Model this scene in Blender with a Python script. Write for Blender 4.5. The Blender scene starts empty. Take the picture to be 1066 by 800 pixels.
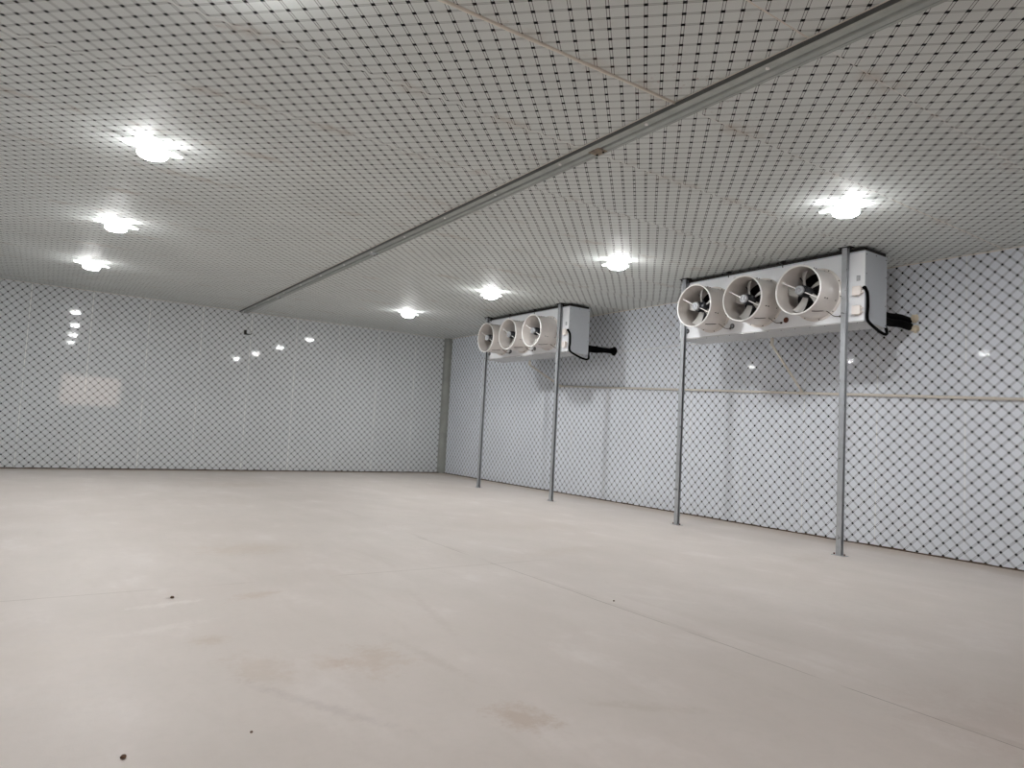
import bpy, bmesh, math, random
from mathutils import Vector, Matrix
random.seed(7)
PI = math.pi
C = bpy.context.scene.collection
# ------------------------------------------------------------------ room figures (metres)
XR, XL, YB, YF, H = 11.576, -2.80, 21.128, -2.60, 4.663
P = 0.1917            # repeat of the printed lattice
W = 7 * P             # panel width

# ------------------------------------------------------------------ mesh helpers
def obj(name, bm, mat, parent=None, smooth=False, kind=None):
    me = bpy.data.meshes.new(name)
    bmesh.ops.recalc_face_normals(bm, faces=bm.faces[:])
    bm.to_mesh(me); bm.free()
    if smooth:
        for p_ in me.polygons: p_.use_smooth = True
    o = bpy.data.objects.new(name, me)
    me.materials.append(mat)
    C.objects.link(o)
    if parent: o.parent = parent
    if kind: o['kind'] = kind
    return o
def thing(name, label, cat, loc=(0, 0, 0), rz=0, group=None):
    o = bpy.data.objects.new(name, None); C.objects.link(o)
    o.empty_display_size = .1
    o.location = loc; o.rotation_euler = (0, 0, rz)
    o['label'] = label; o['category'] = cat
    if group: o['group'] = group
    return o
def tag(o, label, cat, group=None):
    o['label'] = label; o['category'] = cat
    if group: o['group'] = group
    return o
def smooth_by_angle(o, deg=35):
    me = o.data
    for p_ in me.polygons: p_.use_smooth = True
    bm = bmesh.new(); bm.from_mesh(me)
    for e in bm.edges:
        if len(e.link_faces) != 2 or e.calc_face_angle(0) > math.radians(deg): e.smooth = False
    bm.to_mesh(me); bm.free()
    return o
def box(bm, x0, x1, y0, y1, z0, z1, bev=0):
    b = bmesh.new()
    vs = [b.verts.new((x, y, z)) for z in (z0, z1) for y in (y0, y1) for x in (x0, x1)]
    for f in ((0, 1, 3, 2), (4, 6, 7, 5), (0, 4, 5, 1), (2, 3, 7, 6), (0, 2, 6, 4), (1, 5, 7, 3)):
        b.faces.new([vs[i] for i in f])
    bmesh.ops.recalc_face_normals(b, faces=b.faces[:])
    if bev: bmesh.ops.bevel(b, geom=b.edges[:], offset=bev, segments=2, affect='EDGES', profile=.7)
    merge(bm, b)
    return bm
def merge(bm, b, M=None):
    if M is not None: bmesh.ops.transform(b, matrix=M, verts=b.verts[:])
    me = bpy.data.meshes.new('tmp'); b.to_mesh(me); b.free()
    bm.from_mesh(me); bpy.data.meshes.remove(me)
def frame_to(d):
    d = Vector(d).normalized()
    return d.to_track_quat('Z', 'Y').to_matrix().to_4x4()
def cyl(bm, a, b_, r, seg=16, r2=None):
    a = Vector(a); b_ = Vector(b_); L = (b_ - a).length
    t = bmesh.new()
    bmesh.ops.create_cone(t, cap_ends=True, segments=seg, radius1=r, radius2=r if r2 is None else r2, depth=L)
    merge(bm, t, Matrix.Translation((a + b_) / 2) @ frame_to(b_ - a))
    return bm
def lathe_x(bm, prof, seg=48, closed=False, cy=0, cz=0):
    """prof: list of (x, r) turned about the X axis"""
    rings = []
    for x, r in prof:
        rings.append([bm.verts.new((x, cy + r * math.cos(2 * PI * k / seg), cz + r * math.sin(2 * PI * k / seg))) for k in range(seg)])
    n = len(rings)
    for i in range(n if closed else n - 1):
        A, B = rings[i], rings[(i + 1) % n]
        for k in range(seg):
            bm.faces.new((A[k], A[(k + 1) % seg], B[(k + 1) % seg], B[k]))
    if not closed:
        for R_ in (rings[0], rings[-1]):
            bm.faces.new(R_)
    return bm
def lathe_z(bm, prof, seg=32, closed=False):
    rings = [[bm.verts.new((r * math.cos(2 * PI * k / seg), r * math.sin(2 * PI * k / seg), z)) for k in range(seg)] for z, r in prof]
    n = len(rings)
    for i in range(n if closed else n - 1):
        A, B = rings[i], rings[(i + 1) % n]
        for k in range(seg):
            bm.faces.new((A[k], A[(k + 1) % seg], B[(k + 1) % seg], B[k]))
    if not closed:
        bm.faces.new(rings[0]); bm.faces.new(rings[-1])
    return bm
def tube(bm, pts, r, seg=10, sub=6):
    """smooth tube through pts (Catmull-Rom)"""
    P_ = [Vector(p) for p in pts]
    if sub > 1 and len(P_) > 2:
        Q = []
        E_ = [P_[0] * 2 - P_[1]] + P_ + [P_[-1] * 2 - P_[-2]]
        for i in range(1, len(E_) - 2):
            for s in range(sub):
                t = s / sub
                a, b, c, d = E_[i - 1], E_[i], E_[i + 1], E_[i + 2]
                Q.append(.5 * ((2 * b) + (c - a) * t + (2 * a - 5 * b + 4 * c - d) * t * t + (-a + 3 * b - 3 * c + d) * t ** 3))
        Q.append(P_[-1]); P_ = Q
    rings = []
    ref = None
    for i, p in enumerate(P_):
        d = (P_[min(i + 1, len(P_) - 1)] - P_[max(i - 1, 0)]).normalized()
        if ref is None:
            ref = d.orthogonal().normalized()
        ref = (ref - d * ref.dot(d)).normalized()
        o_ = d.cross(ref)
        rings.append([bm.verts.new(p + r * (math.cos(2 * PI * k / seg) * ref + math.sin(2 * PI * k / seg) * o_)) for k in range(seg)])
    for A, B in zip(rings, rings[1:]):
        for k in range(seg):
            bm.faces.new((A[k], A[(k + 1) % seg], B[(k + 1) % seg], B[k]))
    bm.faces.new(rings[0]); bm.faces.new(rings[-1])
    return bm
def prism_y(bm, prof, y0, y1):
    """closed outline prof [(x,z)] swept along Y"""
    A = [bm.verts.new((x, y0, z)) for x, z in prof]; B = [bm.verts.new((x, y1, z)) for x, z in prof]
    n = len(prof)
    for i in range(n): bm.faces.new((A[i], A[(i + 1) % n], B[(i + 1) % n], B[i]))
    bm.faces.new(A); bm.faces.new(B)
    return bm
def prism_z(bm, prof, z0, z1):
    A = [bm.verts.new((x, y, z0)) for x, y in prof]; B = [bm.verts.new((x, y, z1)) for x, y in prof]
    n = len(prof)
    for i in range(n): bm.faces.new((A[i], A[(i + 1) % n], B[(i + 1) % n], B[i]))
    bm.faces.new(A); bm.faces.new(B)
    return bm
def screw(bm, p, d, r=.011, h=.008):
    p = Vector(p); d = Vector(d)
    return cyl(bm, p - d * .002, p + d * h, r, 6)

def pieces(name, shapes, mat, parent, label=None):
    """one object per small piece; shapes: list of functions that fill a bmesh"""
    for fn in shapes:
        bm = bmesh.new(); fn(bm); o = obj(name, bm, mat, parent)
        if label: o['label'] = label
def rebase(t, loc):
    """put the empty at the thing's own base, parts staying where they are"""
    loc = Vector(loc); t.location = loc
    def go(o):
        for ch in o.children:
            ch.data.transform(Matrix.Translation(-loc)); go(ch)
    go(t)

# ------------------------------------------------------------------ node helpers
def lin(c):
    return tuple((v / 12.92 if v <= .04045 else ((v + .055) / 1.055) ** 2.4) for v in c) + (1,)
def rgb(r, g, b): return lin((r / 255, g / 255, b / 255))
class NT:
    def __init__(s, name):
        s.m = bpy.data.materials.new(name); s.m.use_nodes = True
        s.t = s.m.node_tree; s.n = s.t.nodes; s.l = s.t.links
        s.b = s.n['Principled BSDF']
    def math(s, op, a, b=None, c=None, clamp=False):
        n = s.n.new('ShaderNodeMath'); n.operation = op; n.use_clamp = clamp
        for i, v in enumerate((a, b, c)):
            if v is None: continue
            if isinstance(v, (int, float)): n.inputs[i].default_value = v
            else: s.l.new(v, n.inputs[i])
        return n.outputs[0]
    def mix(s, f, a, b, mode='MIX'):
        n = s.n.new('ShaderNodeMix'); n.data_type = 'RGBA'; n.blend_type = mode
        for i, v in ((0, f), (6, a), (7, b)):
            if isinstance(v, (int, float)): n.inputs[i].default_value = v
            elif isinstance(v, tuple): n.inputs[i].default_value = v
            else: s.l.new(v, n.inputs[i])
        return n.outputs[2]
    def pos(s):
        g = s.n.new('ShaderNodeNewGeometry'); x = s.n.new('ShaderNodeSeparateXYZ')
        s.l.new(g.outputs['Position'], x.inputs[0]); s.P = g.outputs['Position']
        return x.outputs
    def noise(s, scale, detail=3, rough=.55, vec=None, dist=0, stretch=None):
        n = s.n.new('ShaderNodeTexNoise'); n.inputs['Scale'].default_value = scale
        n.inputs['Detail'].default_value = detail; n.inputs['Roughness'].default_value = rough
        n.inputs['Distortion'].default_value = dist
        if vec is None:
            g = s.n.new('ShaderNodeNewGeometry'); vec = g.outputs['Position']
        if stretch:
            m = s.n.new('ShaderNodeMapping'); m.inputs['Scale'].default_value = stretch
            s.l.new(vec, m.inputs[0]); vec = m.outputs[0]
        s.l.new(vec, n.inputs['Vector'])
        return n.outputs['Fac']
    def ramp(s, v, a, b, lo=0., hi=1.):
        n = s.n.new('ShaderNodeMapRange'); n.clamp = True
        s.l.new(v, n.inputs[0])
        for i, q in zip((1, 2, 3, 4), (a, b, lo, hi)): n.inputs[i].default_value = q
        return n.outputs[0]
    def bump(s, h, dist=1., strength=1., prev=None):
        n = s.n.new('ShaderNodeBump'); n.inputs['Distance'].default_value = dist; n.inputs['Strength'].default_value = strength
        s.l.new(h, n.inputs['Height'])
        if prev is not None: s.l.new(prev, n.inputs['Normal'])
        return n.outputs[0]
    def set(s, **k):
        for a, v in k.items():
            i = s.b.inputs[a.replace('_', ' ')]
            if hasattr(v, 'links') or hasattr(v, 'is_linked'): s.l.new(v, i)
            else: i.default_value = v
        return s.m
def plain(name, col, rough=.5, metal=0., noise_amt=.06, noise_scale=30, bump=0., coat=0.):
    t = NT(name)
    n = t.noise(noise_scale, 4)
    c2 = tuple(v * (1 - noise_amt * 2) for v in col[:3]) + (1,)
    t.set(Base_Color=t.mix(t.ramp(n, .3, .7), c2, col), Roughness=t.ramp(n, .3, .7, rough * .9, min(1, rough * 1.1)), Metallic=metal)
    if bump: t.set(Normal=t.bump(n, bump))
    if coat: t.set(Coat_Weight=coat, Coat_Roughness=.1)
    return t.m

# printed cold-room panel: pale steel film with a lattice of double lines and dark knots
def panel_mat(name, horiz, vert, seam0, v0, crisp, jitter, base, seam_col, seam_w, rib_amp, wav_amp, rough, seed, spec=.2, coat=0., coat_r=.05, dirt=.3, seamdirt=0., deep=.95):
    t = NT(name)
    xyz = t.pos(); U = xyz[horiz]; V = xyz[vert]
    q = t.math('DIVIDE', t.math('SUBTRACT', U, seam0), W)
    idx = t.math('FLOOR', q)
    wn = t.n.new('ShaderNodeTexWhiteNoise'); wn.noise_dimensions = '1D'
    t.l.new(t.math('ADD', idx, seed), wn.inputs['W'])
    off = t.math('MULTIPLY', t.math('SUBTRACT', wn.outputs['Value'], .5), jitter)
    v = t.math('ADD', t.math('SUBTRACT', V, v0), off)
    u = t.math('SUBTRACT', U, seam0)
    a = t.math('DIVIDE', t.math('ADD', u, v), P); b = t.math('DIVIDE', t.math('SUBTRACT', u, v), P)
    def dist(s_):
        return t.math('ABSOLUTE', t.math('SUBTRACT', t.math('FRACT', t.math('ADD', s_, .5)), .5))
    da, db = dist(a), dist(b)
    wbd, lw = .078, .0115
    def band(d, w): return t.ramp(d, w + .006, w - .006)
    ba, bb = band(da, wbd), band(db, wbd)
    la = t.ramp(t.math('ABSOLUTE', t.math('SUBTRACT', da, wbd)), lw * 1.3 + .006, lw * 1.3 - .006)
    lb = t.ramp(t.math('ABSOLUTE', t.math('SUBTRACT', db, wbd)), lw * 1.3 + .006, lw * 1.3 - .006)
    if crisp == 'b': ba, bb, la, lb = bb, ba, lb, la
    knot = t.math('MULTIPLY', band(da, .120), band(db, .120))
    # slight cloudiness, scuffs
    cloud = t.noise(.9, 3, .5); scuff = t.noise(3.5, 5, .65)
    col = t.mix(t.ramp(cloud, .3, .7), tuple(c * .93 for c in base[:3]) + (1,), base)
    mul = lambda f, k: t.mix(f, (1, 1, 1, 1), (k, k, k, 1))
    col = t.mix(1., col, mul(bb, .80 * deep), 'MULTIPLY')
    col = t.mix(1., col, mul(ba, .96 * deep), 'MULTIPLY')
    col = t.mix(1., col, mul(lb, .55 * deep), 'MULTIPLY')
    col = t.mix(1., col, mul(la, .10), 'MULTIPLY')
    col = t.mix(knot, col, (.006, .007, .009, 1))
    # seam
    ds = t.math('MULTIPLY', dist(q), W)
    sn = t.noise(1.3, 3, .6, stretch=(1, 1, 1))
    sm = t.math('MULTIPLY', t.ramp(ds, seam_w + .001, seam_w - .001), t.ramp(sn, .42, .56, .25, .95))
    col = t.mix(sm, col, seam_col)
    edge = t.math('MULTIPLY', t.ramp(ds, seam_w + .006, seam_w + .002), .25)
    # brownish dusty smudges
    sc = t.math('MULTIPLY', t.ramp(scuff, .62, .8), dirt)
    col = t.mix(sc, col, rgb(150, 132, 112))
    if seamdirt:
        sd = t.math('MULTIPLY', t.ramp(ds, .16, 0), t.ramp(t.noise(2.3, 5, .7), .5, .66))
        col = t.mix(t.math('MULTIPLY', sd, seamdirt), col, rgb(150, 120, 92))
        rs = t.math('MULTIPLY', t.ramp(t.noise(26., 3, .7), .60, .66), t.ramp(t.noise(1.1, 2, .5), .60, .68))
        col = t.mix(t.math('MULTIPLY', rs, .5), col, rgb(150, 100, 84))
    # relief: fine ribs, buckles of the sheet, seam groove
    rf = t.math('SUBTRACT', t.math('MULTIPLY', t.math('FRACT', t.math('DIVIDE', u, P / 6)), 2), 1)
    rib = t.math('MULTIPLY', t.math('MULTIPLY', rf, rf), rib_amp)
    wav = t.math('MULTIPLY', t.noise(.75, 2, .5), wav_amp)
    wav2 = t.math('MULTIPLY', t.noise(3.2, 3, .6), wav_amp * .17)
    wav = t.math('ADD', wav, t.math('MULTIPLY', t.noise(11., 2, .5), wav_amp * .035))
    hgt = t.math('ADD', t.math('ADD', rib, t.math('ADD', wav, wav2)), t.math('MULTIPLY', t.ramp(ds, .012, 0), -.0012))
    t.set(Base_Color=col, Roughness=t.ramp(scuff, .3, .75, rough, rough * 1.5), Normal=t.bump(hgt, 1.), Specular_IOR_Level=spec,
          Coat_Weight=coat, Coat_Roughness=coat_r)
    return t.m

M = {}
M['wall_right'] = panel_mat('lattice_panel_right', 1, 2, 4.80, 2.617, 'a', .02, rgb(234, 239, 247), rgb(248, 248, 244), .004, .00030, .024, .5, 11, coat=.16, coat_r=.03)
M['wall_back'] = panel_mat('lattice_panel_back', 0, 2, -.45, 2.55, 'a', .03, rgb(220, 224, 226), rgb(250, 250, 246), .007, .00026, .022, .5, 31, coat=.5, coat_r=.04)
M['ceiling'] = panel_mat('lattice_panel_ceiling', 1, 0, 4.31, .05, 'b', .19, rgb(221, 225, 223), rgb(234, 232, 228), .0035, .00004, .022, .5, 5, spec=.10, coat=0., dirt=.12, seamdirt=.35, deep=1.)
M['wall_left'] = panel_mat('lattice_panel_left', 1, 2, 4.80, 2.617, 'a', .02, rgb(216, 220, 226), rgb(228, 228, 224), .004, .00008, .022, .5, 71, coat=.3)

# floor: pale dusty screed with scuffs, cut joints and a few spill marks
def floor_mat():
    t = NT('dusty_screed'); xyz = t.pos(); X, Y = xyz[0], xyz[1]
    n1 = t.noise(.35, 4, .55); n2 = t.noise(1.6, 5, .6, stretch=(1, .55, 1)); n3 = t.noise(14, 5, .7); n4 = t.noise(120, 2, .6)
    col = t.mix(t.ramp(n1, .35, .65), rgb(206, 197, 190), rgb(214, 206, 200))
    col = t.mix(t.ramp(n2, .4, .72, 0, .55), col, rgb(202, 196, 189))
    col = t.mix(t.ramp(n2, .42, .25, 0, .45), col, rgb(227, 221, 217))
    col = t.mix(t.ramp(n3, .45, .75, 0, .25), col, rgb(196, 189, 181))
    # trowel arcs
    n5 = t.noise(.8, 3, .6, stretch=(3.2, .5, 1), dist=1.2)
    col = t.mix(t.ramp(n5, .6, .72, 0, .12), col, rgb(184, 172, 160))
    wob = t.math('MULTIPLY', t.math('SUBTRACT', n2, .5), .06)
    def line(coord, at, w, a, k, lo, hi, other, amt, c):
        d = t.math('ABSOLUTE', t.math('SUBTRACT', t.math('ADD', coord, wob), at))
        m = t.math('MULTIPLY', t.ramp(d, w, w * .4), t.math('MULTIPLY', t.ramp(other, lo, lo + .3), t.ramp(other, hi, hi - .3)))
        brk = t.ramp(t.noise(a, 2, .5), k, k + .06)
        return t.mix(t.math('MULTIPLY', t.math('MULTIPLY', m, brk), amt), col, c)
    col = line(X, 4.60, .006, .9, .36, 1.2, 9.2, Y, .75, rgb(120, 108, 98))
    col = line(X, 4.64, .05, 1.2, .5, 1.2, 14, Y, .18, rgb(170, 160, 150))
    col = line(Y, 6.98, .012, .7, .42, -1.5, 5.6, X, .4, rgb(150, 138, 126))
    # marks: (x, y, rx, ry, angle, amount, colour)
    marks = [(1.71, 6.47, .22, .10, .4, .5, (170, 140, 112)), (2.0, 4.45, .20, .28, -.3, .55, (178, 152, 126)), (1.72, 4.5, .12, .16, 0, .4, (178, 152, 126)),
             (2.37, 3.2, .13, .20, .3, .7, (166, 136, 106)), (.98, 6.42, .26, .06, .2, .8, (236, 230, 226)), (.88, 5.72, .34, .08, .25, .6, (230, 223, 218)),
             (1.10, 5.3, .12, .10, 0, .55, (174, 152, 126)), (1.28, 4.6, .16, .3, .2, .45, (178, 158, 136)), (2.19, 8.75, .5, .35, 0, .45, (182, 160, 136)),
             (1.05, 6.62, .05, .03, 0, .8, (110, 92, 76)), (2.36, 4.3, .05, .5, .1, .4, (170, 158, 146)), (2.9, 5.3, .05, .7, -.2, .35, (172, 160, 150)),
             (1.4, 3.9, .05, .5, .5, .4, (160, 150, 150)), (3.84, 16.9, .9, .7, 0, .3, (176, 158, 130)), (.0, 5.3, .5, .7, 0, .35, (214, 202, 190)),
             (4.9, 1.8, .5, .5, 0, .3, (170, 146, 134)), (9.2, 5.8, .5, .2, .2, .35, (170, 156, 140)), (5.2, 5.0, .06, .5, .7, .35, (232, 226, 222)),
             (5.9, 7.4, .8, .2, .2, .3, (176, 160, 142)), (3.1, 3.0, .06, .35, .9, .35, (170, 156, 140)), (7.0, 9.5, 1.2, .4, -.2, .25, (180, 166, 148))]
    edge = t.noise(5.5, 5, .7); fine = t.noise(17, 6, .8); e3 = t.math('ADD', t.math('MULTIPLY', t.math('SUBTRACT', edge, .5), 3.), t.math('MULTIPLY', t.math('SUBTRACT', fine, .5), 3.2))
    for x, y, rx, ry, an, amt, c in marks:
        dx = t.math('SUBTRACT', X, x); dy = t.math('SUBTRACT', Y, y)
        ca, sa = math.cos(an), math.sin(an)
        uu = t.math('DIVIDE', t.math('ADD', t.math('MULTIPLY', dx, ca), t.math('MULTIPLY', dy, sa)), rx)
        vv = t.math('DIVIDE', t.math('SUBTRACT', t.math('MULTIPLY', dy, ca), t.math('MULTIPLY', dx, sa)), ry)
        r = t.math('SQRT', t.math('ADD', t.math('MULTIPLY', uu, uu), t.math('MULTIPLY', vv, vv)))
        m = t.math('MULTIPLY', t.ramp(t.math('ADD', r, e3), 1.3, .3), amt * .5)
        col = t.mix(m, col, rgb(*c))
    # brown dust against the walls
    near = t.math('MINIMUM', t.math('SUBTRACT', XR, X), t.math('SUBTRACT', YB, Y))
    nd = t.math('ADD', near, t.math('MULTIPLY', t.math('SUBTRACT', edge, .5), .5))
    col = t.mix(t.ramp(nd, .75, .0, 0, .6), col, rgb(160, 140, 118))
    h = t.math('ADD', t.math('MULTIPLY', n3, .002), t.math('ADD', t.math('MULTIPLY', n4, .0006), t.math('MULTIPLY', n1, .02)))
    t.set(Base_Color=col, Roughness=t.ramp(n2, .3, .7, .46, .62), Specular_IOR_Level=.45, Normal=t.bump(h, .6))
    return t.m
M['floor'] = floor_mat()

M['galv'] = plain('galvanised_steel', rgb(188, 192, 196), .30, .55, .08, 10)
M['stained'] = plain('brown_stained_steel', rgb(158, 142, 122), .55, .2, .3, 14)
M['galv_dull'] = plain('weathered_galvanised_rail', rgb(172, 176, 171), .36, .6, .10, 6)
M['galv_dark'] = plain('dark_steel_web', rgb(96, 98, 96), .5, .3, .1, 12)
M['bolt'] = plain('dark_bolt_steel', rgb(46, 42, 40), .5, .6, .1, 40)
M['casing'] = plain('white_coated_sheet', rgb(238, 240, 243), .3, .1, .02, 5, coat=.3)
M['side'] = plain('stucco_aluminium_sheet', rgb(212, 217, 222), .42, .25, .05, 60, .0006)
M['under'] = plain('grey_drip_pan_sheet', rgb(206, 207, 207), .4, .3, .06, 8)
M['shroud'] = plain('cream_coated_shroud', rgb(222, 216, 211), .34, .1, .04, 6, coat=.3)
M['rim'] = plain('white_shroud_rim', rgb(244, 243, 241), .3, 0., .02, 8)
M['blade'] = plain('grey_fan_blade', rgb(206, 205, 202), .38, .2, .05, 8)
M['motor'] = plain('dark_motor_casting', rgb(62, 64, 68), .45, .4, .1, 40)
M['cap'] = plain('grey_motor_cap', rgb(172, 174, 178), .5, .2, .05, 30)
M['black'] = plain('black_rubber_foam', rgb(3, 3, 3), .95, 0., .1, 30, .001)
M['black'].node_tree.nodes['Principled BSDF'].inputs['Specular IOR Level'].default_value = .12
M['ivory'] = plain('ivory_plastic', rgb(238, 231, 226), .4, 0., .03, 10)
M['pvc'] = plain('cream_pipe_plastic', rgb(228, 222, 212), .4, 0., .06, 4)
M['white_wire'] = plain('white_wire_sheath', rgb(232, 233, 234), .45, 0., .02, 10)
M['foam'] = plain('cream_expanding_foam', rgb(232, 220, 196), .85, 0., .1, 25, .006)
M['rust'] = plain('rusty_brown_plug', rgb(112, 62, 44), .6, .1, .2, 60)
M['plate'] = plain('grey_name_plate', rgb(150, 154, 158), .35, .5, .1, 80)
M['caulk'] = plain('grubby_sealant', rgb(236, 230, 220), .6, 0., .06, 5, .002)
M['cove'] = plain('grey_corner_trim', rgb(158, 161, 156), .45, .1, .12, 3)
M['grime'] = plain('brown_floor_gap_grime', rgb(98, 80, 68), .9, 0., .25, 9)
M['outdoor'] = plain('yard_concrete', rgb(150, 138, 126), .9, 0., .1, 2)
M['wirebrown'] = plain('brown_motor_cable', rgb(58, 42, 36), .6, 0., .1, 30)
M['stone'] = plain('brown_grit', rgb(104, 78, 60), .9, 0., .2, 60)
def coil_mat():
    t = NT('dark_coil_fins'); xyz = t.pos()
    s = t.math('FRACT', t.math('MULTIPLY', xyz[1], 60)); g = t.ramp(s, .2, .5)
    r = t.ramp(t.math('ABSOLUTE', t.math('SUBTRACT', t.math('FRACT', t.math('MULTIPLY', xyz[2], 12)), .5)), .2, .28)
    c = t.mix(g, (.006, .006, .007, 1), (.03, .03, .033, 1)); c = t.mix(t.math('MULTIPLY', r, .4), c, (.05, .035, .025, 1))
    return t.set(Base_Color=c, Roughness=.5, Metallic=.3)
M['coil'] = coil_mat()
def emis(name, col, st):
    t = NT(name); t.set(Base_Color=(.9, .9, .9, 1), Emission_Color=col, Emission_Strength=st); return t.m
M['glow'] = emis('lit_led_bulb', (.985, .985, .985, 1), 395.)
M['globe'] = emis('lit_lamp_globe', (.99, .99, .985, 1), 42.)
M['wing_glow'] = emis('lit_led_wing', (.985, .99, .985, 1), 6.)  # bright faces that stand in for the lamp's glow on the ceiling

# ------------------------------------------------------------------ the room
def quadbox(name, x0, x1, y0, y1, z0, z1, m):
    return obj(name, box(bmesh.new(), x0, x1, y0, y1, z0, z1), m, kind='structure')
T = .15
quadbox('floor', XL - T, XR + T, YF - T, YB + T, -.15, 0, M['floor'])
quadbox('ceiling', XL - T, XR + T, YF - T, YB + T, H, H + T, M['ceiling'])
quadbox('wall_right', XR, XR + T, YF - T, YB + T, 0, H, M['wall_right'])
quadbox('wall_back', XL, XR, YB, YB + T, 0, H, M['wall_back'])
quadbox('wall_left', XL - T, XL, YF - T, YB + T, 0, H, M['wall_left'])
# unseen front wall; its high opening is added and shaped for a warm reflection
DX0, DX1, DZ, DB = .75, 3.55, 3.35, 1.75
bm = bmesh.new()
box(bm, XL, DX0, YF - T, YF, 0, H); box(bm, DX1, XR, YF - T, YF, 0, H); box(bm, DX0, DX1, YF - T, YF, DZ, H); box(bm, DX0, DX1, YF - T, YF, 0, DB)
obj('wall_front', bm, M['wall_left'], kind='structure')
bm = bmesh.new()
for a, b in ((DX0 - .1, DX0), (DX1, DX1 + .1)): box(bm, a, b, YF - .0, YF + .03, DB - .1, DZ + .1)
box(bm, DX0, DX1, YF, YF + .03, DZ, DZ + .1); box(bm, DX0, DX1, YF, YF + .03, DB - .1, DB)
obj('trim_1', bm, M['galv'], kind='structure')
quadbox('yard', -14, 18, -30, YF - T, -.2, -.02, M['outdoor'])

# corner coves and sealant lines
bm = bmesh.new()
arc = [(XR, YB)] + [(XR - .13 + 0, YB)]
CW = .21
prof = [(XR - .001, YB - .001), (XR - CW, YB - .001), (XR - CW, YB - .006)]
for k in range(9):
    a = k / 8 * PI / 2
    prof.append((XR - CW + (CW - .006) * math.sin(a), YB - .006 - (CW - .006) * (1 - math.cos(a))))
prof.append((XR - .001, YB - CW))
prism_z(bm, prof, .0, H)
obj('trim_2', bm, M['cove'], kind='structure')
def bead(name, pts, r, m, wob=.003, seg=6):
    bm = bmesh.new(); Q = []
    for a, b in zip(pts, pts[1:]):
        a, b = Vector(a), Vector(b); n = max(2, int((b - a).length / .12))
        for i in range(n):
            Q.append(a.lerp(b, i / n) + Vector([random.uniform(-wob, wob) for _ in range(3)]))
    Q.append(Vector(pts[-1]))
    tube(bm, Q, r, seg, 1)
    return obj(name, bm, m, kind='structure', smooth=True)
bead('trim_3', [(XR - .004, YF, H - .004), (XR - .004, YB, H - .004)], .011, M['caulk'], .004)
bead('trim_4', [(XL, YB - .003, H - .004), (XR, YB - .003, H - .004)], .008, M['caulk'], .003)
bead('baseboard_right', [(XR - .004, YF, .004), (XR - .004, YB, .004)], .020, M['grime'], .006)
bead('baseboard_back', [(XL, YB - .004, .004), (XR, YB - .004, .004)], .026, M['grime'], .008)
# thick sealant on the nearest ceiling seam, left of the rail only; thinner ones beyond
bead('trim_5', [(XL, 4.335, H - .001), (4.54, 4.31, H - .001)], .017, M['caulk'], .003)
bead('trim_6', [(8.4, 4.31, H + .002), (XR, 4.30, H + .002)], .0075, M['caulk'], .0015)
bead('trim_7', [(XL, 2.985, H + .001), (4.54, 2.975, H + .001)], .006, M['caulk'], .001)

# ------------------------------------------------------------------ ceiling rail
rail = thing('ceiling_rail', 'long grooved galvanised steel rail fixed across the patterned ceiling', 'rail', (4.655, 9, H))
def rail_profile():
    w = .112
    return [(-w, 0), (-w, -.046), (-w + .010, -.054), (-.072, -.058), (-.040, -.058), (-.026, -.028), (-.006, -.028), (.006, -.052), (.014, -.056), (.062, -.056),
            (.066, -.046), (.072, -.046), (.076, -.054), (w - .004, -.054), (w, -.046), (w, 0)]
y = YF + .02 - 9
joints = [-2.6 + .02, -.5, 5.5, 11.5, 17.5, YB - .01]
for a, b in zip(joints, joints[1:]):
    o = obj('rail_length', prism_y(bmesh.new(), rail_profile(), a - 9 + .003, b - 9 - .003), M['galv_dull'], rail)
for s in (-1, 1):
    bm = bmesh.new()
    box(bm, s * .112 - .0015, s * .112 + .0015, YF + .03 - 9, YB - .02 - 9, -.046, -.004)  # dark strips put the dark reflection of the rail sides into the colour
    obj('web_strip', bm, M['galv_dark'], rail)
for s in (-1, 1):
    bm = bmesh.new()
    box(bm, s * .116 - .006, s * .116 + .006, YF + .03 - 9, YB - .02 - 9, -.006, 0)
    obj('edge_sealant', bm, M['caulk'], rail)
for yy in (5.5, 11.5, 17.5):
    bm = bmesh.new(); box(bm, -.055, .075, yy - 9 - .08, yy - 9 + .08, -.064, -.050, .003)
    j = obj('joint_plate', bm, M['stained'] if yy < 6 else M['galv'], rail)
    pieces('bolt', [lambda bm, d=d: cyl(bm, (.045, yy - 9 + d, -.062), (.045, yy - 9 + d, -.078), .013, 6) for d in (-.05, .05)], M['bolt'], j)
for yy in [4.7 + 1.342 * 1.0 * k for k in range(-4, 13)]:
    bm = bmesh.new(); cyl(bm, (-.075, yy - 9, -.056), (-.075, yy - 9, -.068), .016, 12)
    obj('fixing_cap', bm, M['rim'], rail)

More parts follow.
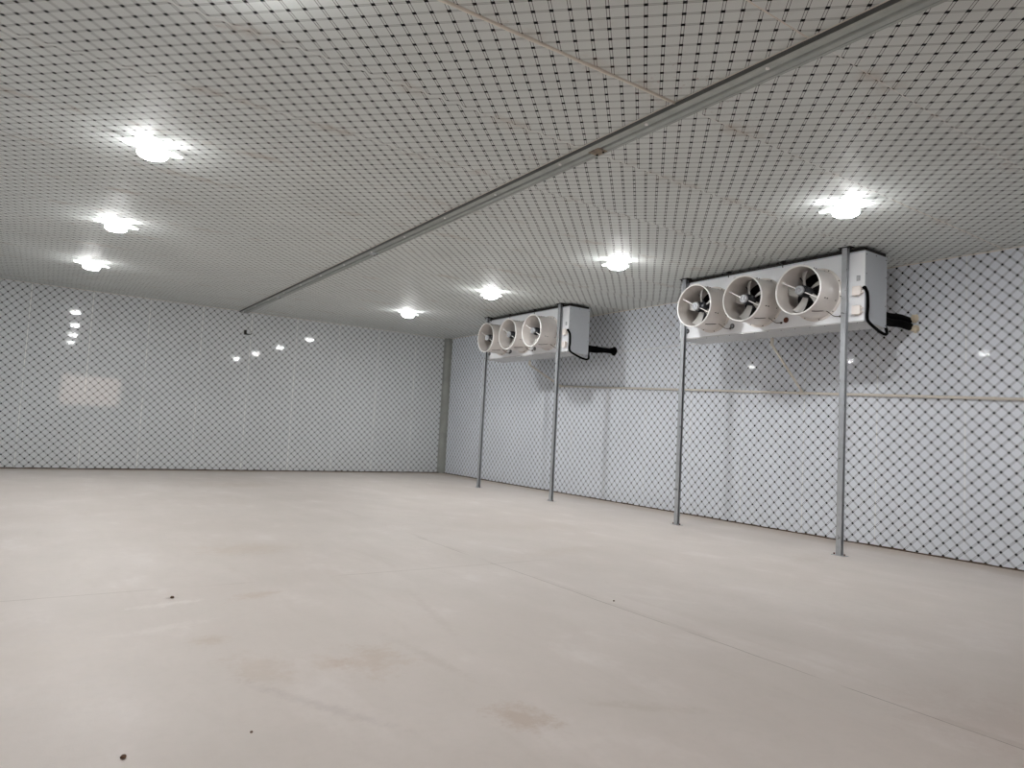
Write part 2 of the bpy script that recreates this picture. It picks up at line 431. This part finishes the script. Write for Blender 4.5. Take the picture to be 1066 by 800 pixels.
# ------------------------------------------------------------------ ceiling lamps
def make_lamp():
    t = thing('ceiling_lamp', '', 'lamp', group='lit ceiling lamps')
    bm = lathe_z(bmesh.new(), [(0, .06), (-.03, .06), (-.035, .045), (-.045, .045), (-.05, .065), (-.066, .07), (-.072, .06)], 24)
    smooth_by_angle(obj('base', bm, M['rim'], t))
    bm = lathe_z(bmesh.new(), [(-.070, .06), (-.075, .125), (-.09, .155), (-.125, .160), (-.150, .148), (-.158, .124)], 24)
    obj('bulb', bm, M['globe'], t, True)
    bm = lathe_z(bmesh.new(), [(-.1585, .122), (-.163, .120), (-.168, .090), (-.171, .04)], 16)
    obj('lens', bm, M['glow'], t, True)
    for k in range(4):  # lit wings added to give the lamp's glow its diamond shape
        a = k * PI / 2 + .2
        b = bmesh.new()
        prof = [(.08, -.04), (.15, -.075), (.26, -.055), (.33, -.015), (.33, .015), (.26, .055), (.15, .075), (.08, .04)]
        prism_z(b, prof, -.064, -.058)
        bmesh.ops.transform(b, matrix=Matrix.Rotation(a, 4, 'Z'), verts=b.verts[:])
        w = obj('wing', b, M['rim'], t)
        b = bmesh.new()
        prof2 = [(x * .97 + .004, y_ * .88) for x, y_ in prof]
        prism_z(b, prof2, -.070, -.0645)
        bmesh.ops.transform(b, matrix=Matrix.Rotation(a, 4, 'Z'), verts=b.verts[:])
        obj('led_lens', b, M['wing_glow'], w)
    return t
def copy_tree(o, parent=None):
    c = o.copy(); C.objects.link(c); c.parent = parent
    for ch in list(o.children): copy_tree(ch, c)
    return c
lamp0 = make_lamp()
lamps = [(.81, 8.80, 'lit white ceiling lamp, nearest and largest of the three left of the rail'),
         (.76, 12.86, 'lit white ceiling lamp, middle one of the three left of the rail'),
         (.62, 16.86, 'lit white ceiling lamp, farthest and smallest of the three left of the rail'),
         (8.10, 4.73, 'lit white ceiling lamp over the nearer cooler, largest right of the rail'),
         (8.06, 8.84, 'lit white ceiling lamp on the ceiling between the two coolers'),
         (8.03, 12.90, 'lit white ceiling lamp just above the farther cooler fans'),
         (7.97, 16.95, 'lit white ceiling lamp nearest the room corner, farthest right of the rail'),
         (.86, 4.74, 'lit white ceiling lamp on the left row, nearest the viewer')
         ]
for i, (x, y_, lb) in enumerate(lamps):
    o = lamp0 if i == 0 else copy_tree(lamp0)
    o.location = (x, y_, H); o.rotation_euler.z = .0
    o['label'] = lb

# ------------------------------------------------------------------ air coolers
CL, CH, CD = 3.60, 1.07, .62      # length, height, depth
FANY = (.765, 1.795, 2.825); FANZ = .49; FR = .372
def panel_with_holes(bm, x):
    ys = [.20] + [(FANY[i] + FANY[i + 1]) / 2 for i in range(2)] + [CL]
    ys[0] = FANY[0] - .515; ys[3] = FANY[2] + .515
    z0, z1 = 0, CH
    for yc, y0, y1 in zip(FANY, ys, ys[1:]):
        angs = sorted(set([round(2 * PI * k / 56, 6) for k in range(56)] +
                          [round(math.atan2(zz - FANZ, yy - yc) % (2 * PI), 6) for yy in (y0, y1) for zz in (z0, z1)]))
        inn, out = [], []
        for a in angs:
            c, s = math.cos(a), math.sin(a)
            inn.append(bm.verts.new((x, yc + .36 * c, FANZ + .36 * s)))
            ks = []
            if c > 1e-9: ks.append((y1 - yc) / c)
            if c < -1e-9: ks.append((y0 - yc) / c)
            if s > 1e-9: ks.append((z1 - FANZ) / s)
            if s < -1e-9: ks.append((z0 - FANZ) / s)
            k = min(ks); out.append(bm.verts.new((x, yc + k * c, FANZ + k * s)))
        n = len(angs)
        for i in range(n): bm.faces.new((inn[i], inn[(i + 1) % n], out[(i + 1) % n], out[i]))
    for a, b in ((0, ys[0]), (ys[3], CL)):
        if b - a > 1e-4:
            v = [bm.verts.new(q) for q in ((x, a, z0), (x, b, z0), (x, b, z1), (x, a, z1))]; bm.faces.new(v)
def make_fan(parent, yc, tw):
    """shroud with rim, motor, blades and rods; x<0 is out into the room"""
    bm = bmesh.new()
    prof = [(0, .425), (-.010, .425), (-.014, .415), (-.014, .396), (-.02, .386), (-.50, .374), (-.505, .385), (-.525, .385), (-.525, .366), (-.49, .362), (-.20, .362), (-.05, .364), (.03, .36), (.03, .368), (0, .372)]
    lathe_x(bm, prof, 56, True, yc, FANZ)
    sh = smooth_by_angle(obj('fan_shroud', bm, M['shroud'], parent), 30)
    bm = bmesh.new(); ring = []
    for k in range(9):
        a = 2 * PI * k / 9
        ring.append((-.522 + .015 * math.cos(a), .379 + .013 * math.sin(a)))
    lathe_x(bm, ring, 56, True, yc, FANZ)
    obj('rim', bm, M['rim'], sh, True)['label'] = 'white rolled rim'
    # motor
    bm = bmesh.new()
    lathe_x(bm, [(-.46, .074), (-.45, .080), (-.42, .080), (-.415, .072), (-.345, .072), (-.34, .05), (-.10, .05)], 28, False, yc, FANZ)
    for k in range(18):
        a = 2 * PI * k / 18
        b = bmesh.new(); box(b, -.412, -.348, -.003, .003, .070, .092)
        bmesh.ops.transform(b, matrix=Matrix.Translation((0, yc, FANZ)) @ Matrix.Rotation(a, 4, 'X'), verts=b.verts[:]); merge(bm, b)
    box(bm, -.43, -.36, yc - .14, yc - .07, FANZ - .03, FANZ + .03, .008)      # terminal block
    mo = smooth_by_angle(obj('motor', bm, M['motor'], sh))
    bm = bmesh.new()
    lathe_x(bm, [(-.445, .072), (-.49, .070), (-.500, .062), (-.500, .046), (-.490, .043), (-.490, .030), (-.503, .026), (-.505, .010)], 28, False, yc, FANZ)
    smooth_by_angle(obj('motor_cap', bm, M['cap'], sh))['label'] = 'grey ribbed motor end cap'
    # rods
    for s in (0, 1):
        a = math.radians(-27 + tw) + s * PI
        # screen right is -y
        dy, dz = -math.cos(a), math.sin(a)
        bm = bmesh.new()
        cyl(bm, (-.44, yc + dy * .075, FANZ + dz * .075), (-.44, yc + dy * .365, FANZ + dz * .365), .0085, 10)
        cyl(bm, (-.44, yc + dy * .335, FANZ + dz * .335), (-.44, yc + dy * .362, FANZ + dz * .362), .016, 8)
        obj('support_rod', bm, M['rim'], sh, False)
    for s in (0, 1):       # stout arms carrying the motor from behind
        for q in (-1, 1):
            bm = bmesh.new(); a = math.radians(52 * q) + s * PI
            cyl(bm, (-.13, yc + math.cos(a) * .06, FANZ + math.sin(a) * .06), (-.13, yc + math.cos(a) * .364, FANZ + math.sin(a) * .364), .012, 8)
            obj('motor_arm', bm, M['motor'], sh)
    # hub + blades
    bm = bmesh.new(); lathe_x(bm, [(-.345, .06), (-.34, .088), (-.23, .088), (-.22, .06)], 24, False, yc, FANZ)
    smooth_by_angle(obj('hub', bm, M['motor'], sh))
    for k in range(5):
        a0 = math.radians(-106 + tw + 72 * k)
        bm = bmesh.new(); rows = []
        for i in range(7):
            r = .075 + (.345 - .075) * i / 6
            ch = .075 + .065 * i / 6
            pitch = math.radians(44 - 18 * i / 6); sw = -.25 * (i / 6) ** 1.5
            row = []
            for j in range(7):
                s_ = (j / 6 - .5) * ch; camb = .10 * ch * (1 - (2 * j / 6 - 1) ** 2)
                tt = s_ * math.cos(pitch) - camb * math.sin(pitch); xx = s_ * math.sin(pitch) + camb * math.cos(pitch)
                ang = sw + tt / r
                ang = max(-1.2, min(1.2, ang))
                row.append((xx - .28, r * math.cos(ang), r * math.sin(ang)))
            rows.append(row)
        def sheet(dx):
            return [[bm.verts.new((x + dx, yy, zz)) for x, yy, zz in row] for row in rows]
        A, B = sheet(0), sheet(.005)
        for G in (A, B):
            for i in range(6):
                for j in range(6): bm.faces.new((G[i][j], G[i][j + 1], G[i + 1][j + 1], G[i + 1][j]))
        bd = [(0, j) for j in range(7)] + [(i, 6) for i in range(1, 7)] + [(6, j) for j in range(5, -1, -1)] + [(i, 0) for i in range(5, 0, -1)]
        for q in range(len(bd)):
            (a1, b1), (a2, b2) = bd[q], bd[(q + 1) % len(bd)]
            bm.faces.new((A[a1][b1], A[a2][b2], B[a2][b2], B[a1][b1]))
        # screen right is -y: mirror so the angle reads as seen from the room
        Mx = Matrix.Translation((0, yc, FANZ)) @ Matrix.Scale(-1, 4, (0, 1, 0)) @ Matrix.Rotation(a0, 4, 'X')
        bmesh.ops.transform(bm, matrix=Mx, verts=bm.verts[:])
        smooth_by_angle(obj('blade', bm, M['blade'], sh), 50)
    # screws around flange and barrel
    sc = []
    for k in range(10):
        a = 2 * PI * (k + .3) / 10
        sc.append(lambda bm, a=a: screw(bm, (-.014, yc + .406 * math.cos(a), FANZ + .406 * math.sin(a)), (-1, 0, 0), .009, .008))
    for xx in (-.08, -.30, -.36):
        for a in (math.radians(180 + 22), math.radians(180 - 65), math.radians(22)):
            c, s = math.cos(a), math.sin(a)
            sc.append(lambda bm, xx=xx, c=c, s=s: screw(bm, (xx, yc + .378 * c, FANZ + .378 * s), (0, c, s), .009, .012))
    pieces('screw', sc, M['bolt'], sh)
    # thin motor lead slung under the barrel to the sheet
    bm = bmesh.new()
    pts = []
    for x_, a in ((-.42, -118), (-.34, -120), (-.22, -125), (-.12, -128)):
        aa = math.radians(a); r_ = .382
        pts.append((x_, yc + r_ * math.cos(aa), FANZ + r_ * math.sin(aa)))
    pts += [(-.04, yc - .31, FANZ - .375), (-.012, yc - .40, FANZ - .385)]
    tube(bm, pts, .006, 8)
    box(bm, -.02, 0, yc - .415, yc - .385, FANZ - .40, FANZ - .37, .004)
    obj('motor_cable', bm, M['wirebrown'], sh, True)
    return sh
def make_cooler(label, loc, plugs=('motor', 'motor', 'motor')):
    t = thing('air_cooler', label, 'air cooler', loc, group='ceiling air coolers')
    bm = bmesh.new(); panel_with_holes(bm, 0.0)
    bmesh.ops.remove_doubles(bm, verts=bm.verts[:], dist=.0005)
    o = obj('front_panel', bm, M['casing'], t)
    md = o.modifiers.new('Solidify', 'SOLIDIFY'); md.thickness = .003; md.offset = 0
    # outer shell: top, back frame
    bm = bmesh.new()
    box(bm, .002, CD, 0, CL, CH - .004, CH)
    box(bm, CD - .02, CD, 0, CL, CH - .1, CH - .004); box(bm, CD - .02, CD, 0, CL, 0, .1)
    box(bm, -.004, .004, 0, CL, CH - .02, CH + .004)
    obj('top_panel', bm, M['side'], t)
    for yy in (0, CL):
        bm = bmesh.new(); s = -1 if yy == 0 else 1
        prof = [(-.002, -.002), (CD, -.03), (CD, CH + .002), (-.002, CH + .002)]
        A = sorted((yy, yy + s * .006))
        prism_y(bm, prof, A[0], A[1])
        e = obj('end_panel', bm, M['side'], t)
        sc = []
        for x_, z_ in ((.03, .05), (.03, .5), (.03, .72), (.03, 1.02), (.3, 1.04), (.59, 1.02), (.59, .75), (.59, .3), (.59, .0)):
            sc.append(lambda bm, x_=x_, z_=z_: screw(bm, (x_, yy + s * .006, z_), (0, s, 0), .007, .006))
        pieces('screw', sc, M['bolt'], e)
    # drip pan: slopes down to the back
    bm = bmesh.new()
    prism_y(bm, [(-.006, .012), (-.006, -.008), (.0, -.010), (CD, -.024), (CD, -.012), (.004, .000), (.002, .012)], .002, CL - .002)
    dp = obj('drip_pan', bm, M['under'], t)
    pieces('screw', [lambda bm, k=k, q=q: screw(bm, (q[0], .12 + k * .26, q[1]), (-.06, 0, -1), .006, .008) for k in range(14) for q in ((.03, -.011), (.55, -.020))], M['bolt'], dp)
    bm = bmesh.new(); box(bm, .22, .56, .06, CL - .06, .03, CH - .03)
    obj('coil', bm, M['coil'], t)
    # fan partitions behind the front sheet
    for i, yc in enumerate(FANY): make_fan(t, yc, (0, 0, 0)[i])
    # junction boxes on the near end of the front sheet
    for i, z in enumerate((.46, .165)):
        bm = bmesh.new(); box(bm, -.055, -.001, .035, .155, z - .062, z + .062, .010)
        jb = obj('junction_box', bm, M['ivory'], t)
        bm = bmesh.new(); box(bm, -.066, -.050, .028, .162, z - .069, z + .069, .012)
        obj('lid', bm, M['ivory'], jb)
        pieces('cable_gland', [lambda bm, zz=zz: (cyl(bm, (-.03, .036, zz), (-.03, .018, zz), .015, 10), cyl(bm, (-.03, .020, zz), (-.03, .004, zz), .011, 10)) for zz in (z - .03, z + .03)]
               + [lambda bm, yy=yy: cyl(bm, (-.03, yy, z - .060), (-.03, yy, z - .082), .014, 10) for yy in (.07, .12)], M['ivory'], jb)
    bm = bmesh.new(); box(bm, -.004, -.001, .07, .125, .62, .70)
    pl = obj('name_plate', bm, M['plate'], t)
    bm = bmesh.new()
    for k in range(4): box(bm, -.0050, -.0038, .076, .119, .632 + k * .016, .638 + k * .016)
    obj('printed_lines', bm, M['casing'], pl)
    # three sight holes low on the sheet
    for yc, m_ in zip((1.31, 2.385, 3.42), plugs):
        bm = bmesh.new()
        lathe_x(bm, [(-.001, .046), (-.008, .046), (-.008, .034), (-.003, .032)], 24, False, yc, .145)
        pg = smooth_by_angle(obj('plug', bm, M[m_], t)); pg['label'] = 'round rusty brown plug' if m_ == 'rust' else 'round dark slotted plug'
        if m_ == 'motor':
            bm = bmesh.new()
            for q in range(3):
                b = bmesh.new(); box(b, -.0095, -.006, -.034, .034, -.004, .004)
                bmesh.ops.transform(b, matrix=Matrix.Translation((0, yc, .145)) @ Matrix.Rotation(q * PI / 3, 4, 'X'), verts=b.verts[:]); merge(bm, b)
            obj('spokes', bm, M['cap'], pg)
    # hangers to the ceiling and dark strips painting the gap's shadow
    for q in ((.012, .045, .02, CL - .02), (.05, CD - .02, .006, .04)):
        bm = bmesh.new(); box(bm, *q, CH + .003, CH + .058); obj('hanging_rail', bm, M['bolt'], t)
    for yy in (.30, 1.40, 2.50, 3.42):
        bm = bmesh.new()
        cyl(bm, (.0, yy, CH - .03), (.0, yy, CH + .095), .010, 8); cyl(bm, (.0, yy, CH + .02), (.0, yy, CH + .04), .022, 6)
        box(bm, -.02, .02, yy - .04, yy + .04, CH + .060, CH + .072)
        obj('hanger_bolt', bm, M['bolt'], t)
    # supply cable: upper box -> along the edge -> under the end -> towards the wall sleeve
    bm = bmesh.new()
    tube(bm, [(-.03, .004, .49), (-.035, -.020, .50), (-.03, -.035, .47), (.02, -.035, .40), (.035, -.035, .22), (.02, -.035, .08), (.06, -.03, .0), (.20, -.03, -.06),
              (.42, -.03, -.125), (.56, -.03, -.14), (.64, -.01, -.10), (.67, .03, .0), (.70, .06, .10)], .023, 12)
    obj('supply_cable', bm, M['black'], t, True)
    return t
X0 = 10.03
Y1, Y2 = 5.54, 12.58
Z0 = 3.51
make_cooler('white three-fan air cooler with rusty plug, the nearer and larger one', (X0, Y1, Z0), ('rust', 'motor', 'motor'))
make_cooler('white three-fan air cooler near the room corner, the farther and smaller one', (X0, Y2, Z0))

# insulated pipe bundles from each cooler into the wall
def bundle(y0, label, foamy):
    t = thing('insulated_pipe', label, 'pipe', (0, 0, 0))
    if foamy: ends = [((10.66, y0 + .10, 3.72), (XR - .03, y0 + .10, 3.72)), ((10.66, y0 + .07, 3.62), (XR - .03, y0 + .08, 3.62))]; r = .062
    else: ends = [((10.66, y0 + .10, 3.70), (XR - .02, y0 + .12, 3.71)), ((10.66, y0 + .07, 3.62), (XR - .02, y0 + .10, 3.66))]; r = .05
    for a, b in ends:
        a, b = Vector(a), Vector(b); bm = bmesh.new()
        pts = [a, a.lerp(b, .3) + Vector((0, .008, -.012)), a.lerp(b, .65) + Vector((0, -.006, .008)), b]
        tube(bm, pts, r, 16); obj('foam_sleeve', bm, M['black'], t, True)
    if foamy:
        for (yy, zz, rr) in ((y0 + .0, 3.75, .075), (y0 - .01, 3.58, .07), (y0 + .16, 3.69, .05)):
            bm = bmesh.new(); bmesh.ops.create_icosphere(bm, subdivisions=3, radius=rr)
            for v in bm.verts:
                n_ = v.co.normalized(); v.co *= .8 + .26 * math.sin(n_.x * 5 + yy * 30) * math.sin(n_.y * 6 + zz * 20) + .10 * math.sin(n_.z * 11 + yy * 9)
                v.co.x *= .7
            bmesh.ops.translate(bm, verts=bm.verts[:], vec=(XR - .035, yy, zz))
            obj('sealing_foam', bm, M['foam'], t, True)
    else:
        bm = bmesh.new(); cyl(bm, (11.0, y0 + .045, 3.735), (11.40, y0 + .055, 3.74), .012, 8); obj('silver_tape', bm, M['cap'], t)
        bm = bmesh.new(); lathe_x(bm, [(XR - .012, .11), (XR - .002, .11)], 24, False, y0 + .10, 3.68); obj('wall_collar', bm, M['black'], t)
    rebase(t, (11.1, y0 + .09, 3.66))
    return t
bundle(Y1, 'black foam-wrapped pipes entering the wall through cream foam at right', True)
bundle(Y2, 'black foam-wrapped pipes with silver tape behind the farther cooler', False)

# ------------------------------------------------------------------ drain pipe along the right wall
dr = thing('drain_pipe', 'cream plastic drain pipe running along the right patterned wall below the coolers', 'pipe', (0, 0, 0))
def zp(y_): return 2.425 + .0405 * (y_ - 4.04)
xw = XR - .035
bm = bmesh.new(); tube(bm, [(xw, .6, zp(.6)), (xw, 14.75, zp(14.75))], .024, 14, 1); obj('main_pipe', bm, M['pvc'], dr, True)
for ya in (Y1, Y2):
    yj = 7.50 if ya == Y1 else 14.72
    ys = 7.51 if ya == Y1 else 14.88
    bm = bmesh.new()
    tube(bm, [(10.60, ys, Z0 - .15), (11.0, ys - (ys - yj) * .4, Z0 - .15 - (Z0 - .15 - zp(yj)) * .42), (xw - .01, yj, zp(yj) + .02)], .021, 12)
    br = obj('branch_pipe', bm, M['pvc'], dr, True)
    bm = bmesh.new(); cyl(bm, (10.60, ys, Z0 - .04), (10.60, ys, Z0 - .125), .030, 14); bmesh.ops.create_icosphere(bm, subdivisions=2, radius=.031, matrix=Matrix.Translation((10.60, ys, Z0 - .145)))
    obj('elbow', bm, M['pvc'], br, True)
    bm = bmesh.new(); cyl(bm, (xw, yj - .07, zp(yj) - .0028), (xw, yj + .07, zp(yj) + .0028), .031, 14); cyl(bm, (xw, yj, zp(yj)), (xw - .03, yj + .01, zp(yj) + .05), .028, 12)
    obj('tee_joint', bm, M['pvc'], br, True)
for yy in (1.6, 3.2, 4.4, 6.4, 8.6, 10.2, 11.9, 13.6):
    bm = bmesh.new(); cyl(bm, (xw, yy - .012, zp(yy)), (xw, yy + .012, zp(yy)), .029, 14); box(bm, xw + .0, XR - .001, yy - .012, yy + .012, zp(yy) - .02, zp(yy) + .02)
    obj('pipe_clip', bm, M['pvc'], dr)
rebase(dr, (xw, 7.5, zp(7.5)))
# thin white conduit on the wall between the coolers
bm = bmesh.new(); tube(bm, [(XR - .010, 12.55, 3.668), (XR - .012, 11.7, 3.645), (XR - .011, 10.6, 3.675), (XR - .012, 9.0, 3.66), (XR - .010, 6.2, 3.66)], .010, 8)
tag(obj('white_conduit', bm, M['white_wire'], None, True), 'thin white wire running high on the wall between the coolers', 'wire')

# ------------------------------------------------------------------ support posts
def make_post():
    t = thing('support_post', '', 'post', group='galvanised cooler support posts')
    # C channel: web faces the room, lips open to the -y side
    w, d, th, lip = .082, .070, .005, .016
    prof = [(0, 0), (0, w), (d, w), (d, 0 + lip * 0), (d - lip, 0), (d - lip, th), (d - th, th), (d - th, w - th), (th, w - th), (th, th), (lip, th), (lip, 0)]
    bm = bmesh.new(); prism_z(bm, prof, .006, H - .012)
    obj('channel', bm, M['galv'], t)
    bm = bmesh.new(); box(bm, .024, .046, .018, .026, .03, H - .05)  # loose dark strip that gives the open recess its dark tone
    obj('inner_web', bm, M['galv_dark'], t)
    bm = bmesh.new(); box(bm, -.02, d + .03, -.06, w + .06, 0, .007, .002)
    bp = obj('base_plate', bm, M['galv'], t)
    pieces('anchor_bolt', [lambda bm, yy=yy: cyl(bm, (.03, yy, .006), (.03, yy, .03), .013, 6) for yy in (-.04, w + .04)], M['rust'], bp)
    bm = bmesh.new(); box(bm, -.02, d + .03, -.06, w + .06, H - .014, H - .001, .002)
    tp = obj('top_plate', bm, M['bolt'], t)
    pieces('anchor_bolt', [lambda bm, yy=yy: cyl(bm, (.02, yy, H - .014), (.02, yy, H - .045), .013, 6) for yy in (-.04, w + .04)], M['bolt'], tp)
    return t
post0 = make_post()
posts = [(9.935, 5.770, 'galvanised steel post at the right end of the nearer cooler, tallest in view'),
         (9.935, 8.960, 'galvanised steel post at the left end of the nearer cooler'),
         (9.935, 12.82, 'galvanised steel post at the right end of the farther cooler'),
         (9.915, 16.02, 'galvanised steel post at the left end of the farther cooler, nearest the corner')]
for i, (x, y_, lb) in enumerate(posts):
    o = post0 if i == 0 else copy_tree(post0)
    o.location = (x, y_, 0); o['label'] = lb

# ------------------------------------------------------------------ small bracket under the far end of the rail
t = thing('wall_bracket', 'small dark steel bracket on the far wall under the end of the rail', 'bracket', (4.75, YB, 4.05))
bm = bmesh.new(); box(bm, -.04, .04, -.012, 0, -.07, .07, .003); obj('plate', bm, M['bolt'], t)
bm = bmesh.new(); tube(bm, [(.02, -.01, -.03), (.07, -.05, -.05), (.14, -.06, -.05), (.17, -.05, -.01)], .012, 8); obj('hook', bm, M['bolt'], t, True)

# grit lying on the floor
for (x, y_, s, lb) in ((.44, 3.67, .014, 'largest brown crumb of grit on the floor at bottom left'),
                      (1.01, 3.68, .008, 'tiny dark crumb of grit on the foreground floor left of centre'),
                      (1.06, 6.61, .016, 'brown crumb of grit beside the pale scuff on the floor'),
                      (4.72, 5.02, .009, 'tiny dark crumb of grit beside the floor joint'),):
    bm = bmesh.new(); bmesh.ops.create_icosphere(bm, subdivisions=2, radius=s)
    for v in bm.verts:
        v.co *= 1 + random.uniform(-.22, .22); v.co.z *= .6
    mz = min(v.co.z for v in bm.verts)
    bmesh.ops.translate(bm, verts=bm.verts[:], vec=(0, 0, -mz))
    o = obj('floor_grit', bm, M['stone'], None); o.location = (x, y_, 0)
    tag(o, lb, 'grit', 'crumbs of grit on the floor')

# ------------------------------------------------------------------ warm light added behind the unseen opening, for its pink reflection
w = bpy.data.worlds.new('World'); bpy.context.scene.world = w; w.use_nodes = True
bg = w.node_tree.nodes['Background']; bg.inputs[0].default_value = (1.0, .77, .66, 1); bg.inputs[1].default_value = 5.0

# ------------------------------------------------------------------ camera
F, yaw, pitch, roll = 718.52, .594885, .0667129, .0532185
f = Vector((math.sin(yaw) * math.cos(pitch), math.cos(yaw) * math.cos(pitch), math.sin(pitch)))
r = Vector((math.cos(yaw), -math.sin(yaw), 0)); u = r.cross(f)
r2 = r * math.cos(roll) + u * math.sin(roll); u2 = -r * math.sin(roll) + u * math.cos(roll)
cd = bpy.data.cameras.new('camera'); cam = bpy.data.objects.new('camera', cd); C.objects.link(cam)
Mx = Matrix((r2, u2, -f)).transposed().to_4x4(); Mx.translation = (0, 0, 1.6)
cam.matrix_world = Mx
cd.sensor_fit = 'HORIZONTAL'; cd.sensor_width = 36; cd.lens = F / 1066 * 36; cd.clip_start = .05; cd.clip_end = 200
s = bpy.context.scene; s.camera = cam
s.view_settings.view_transform = 'Standard'; s.view_settings.look = 'None'
s.view_settings.exposure = 0.13; s.view_settings.gamma = 1; s.view_settings.use_curve_mapping = False
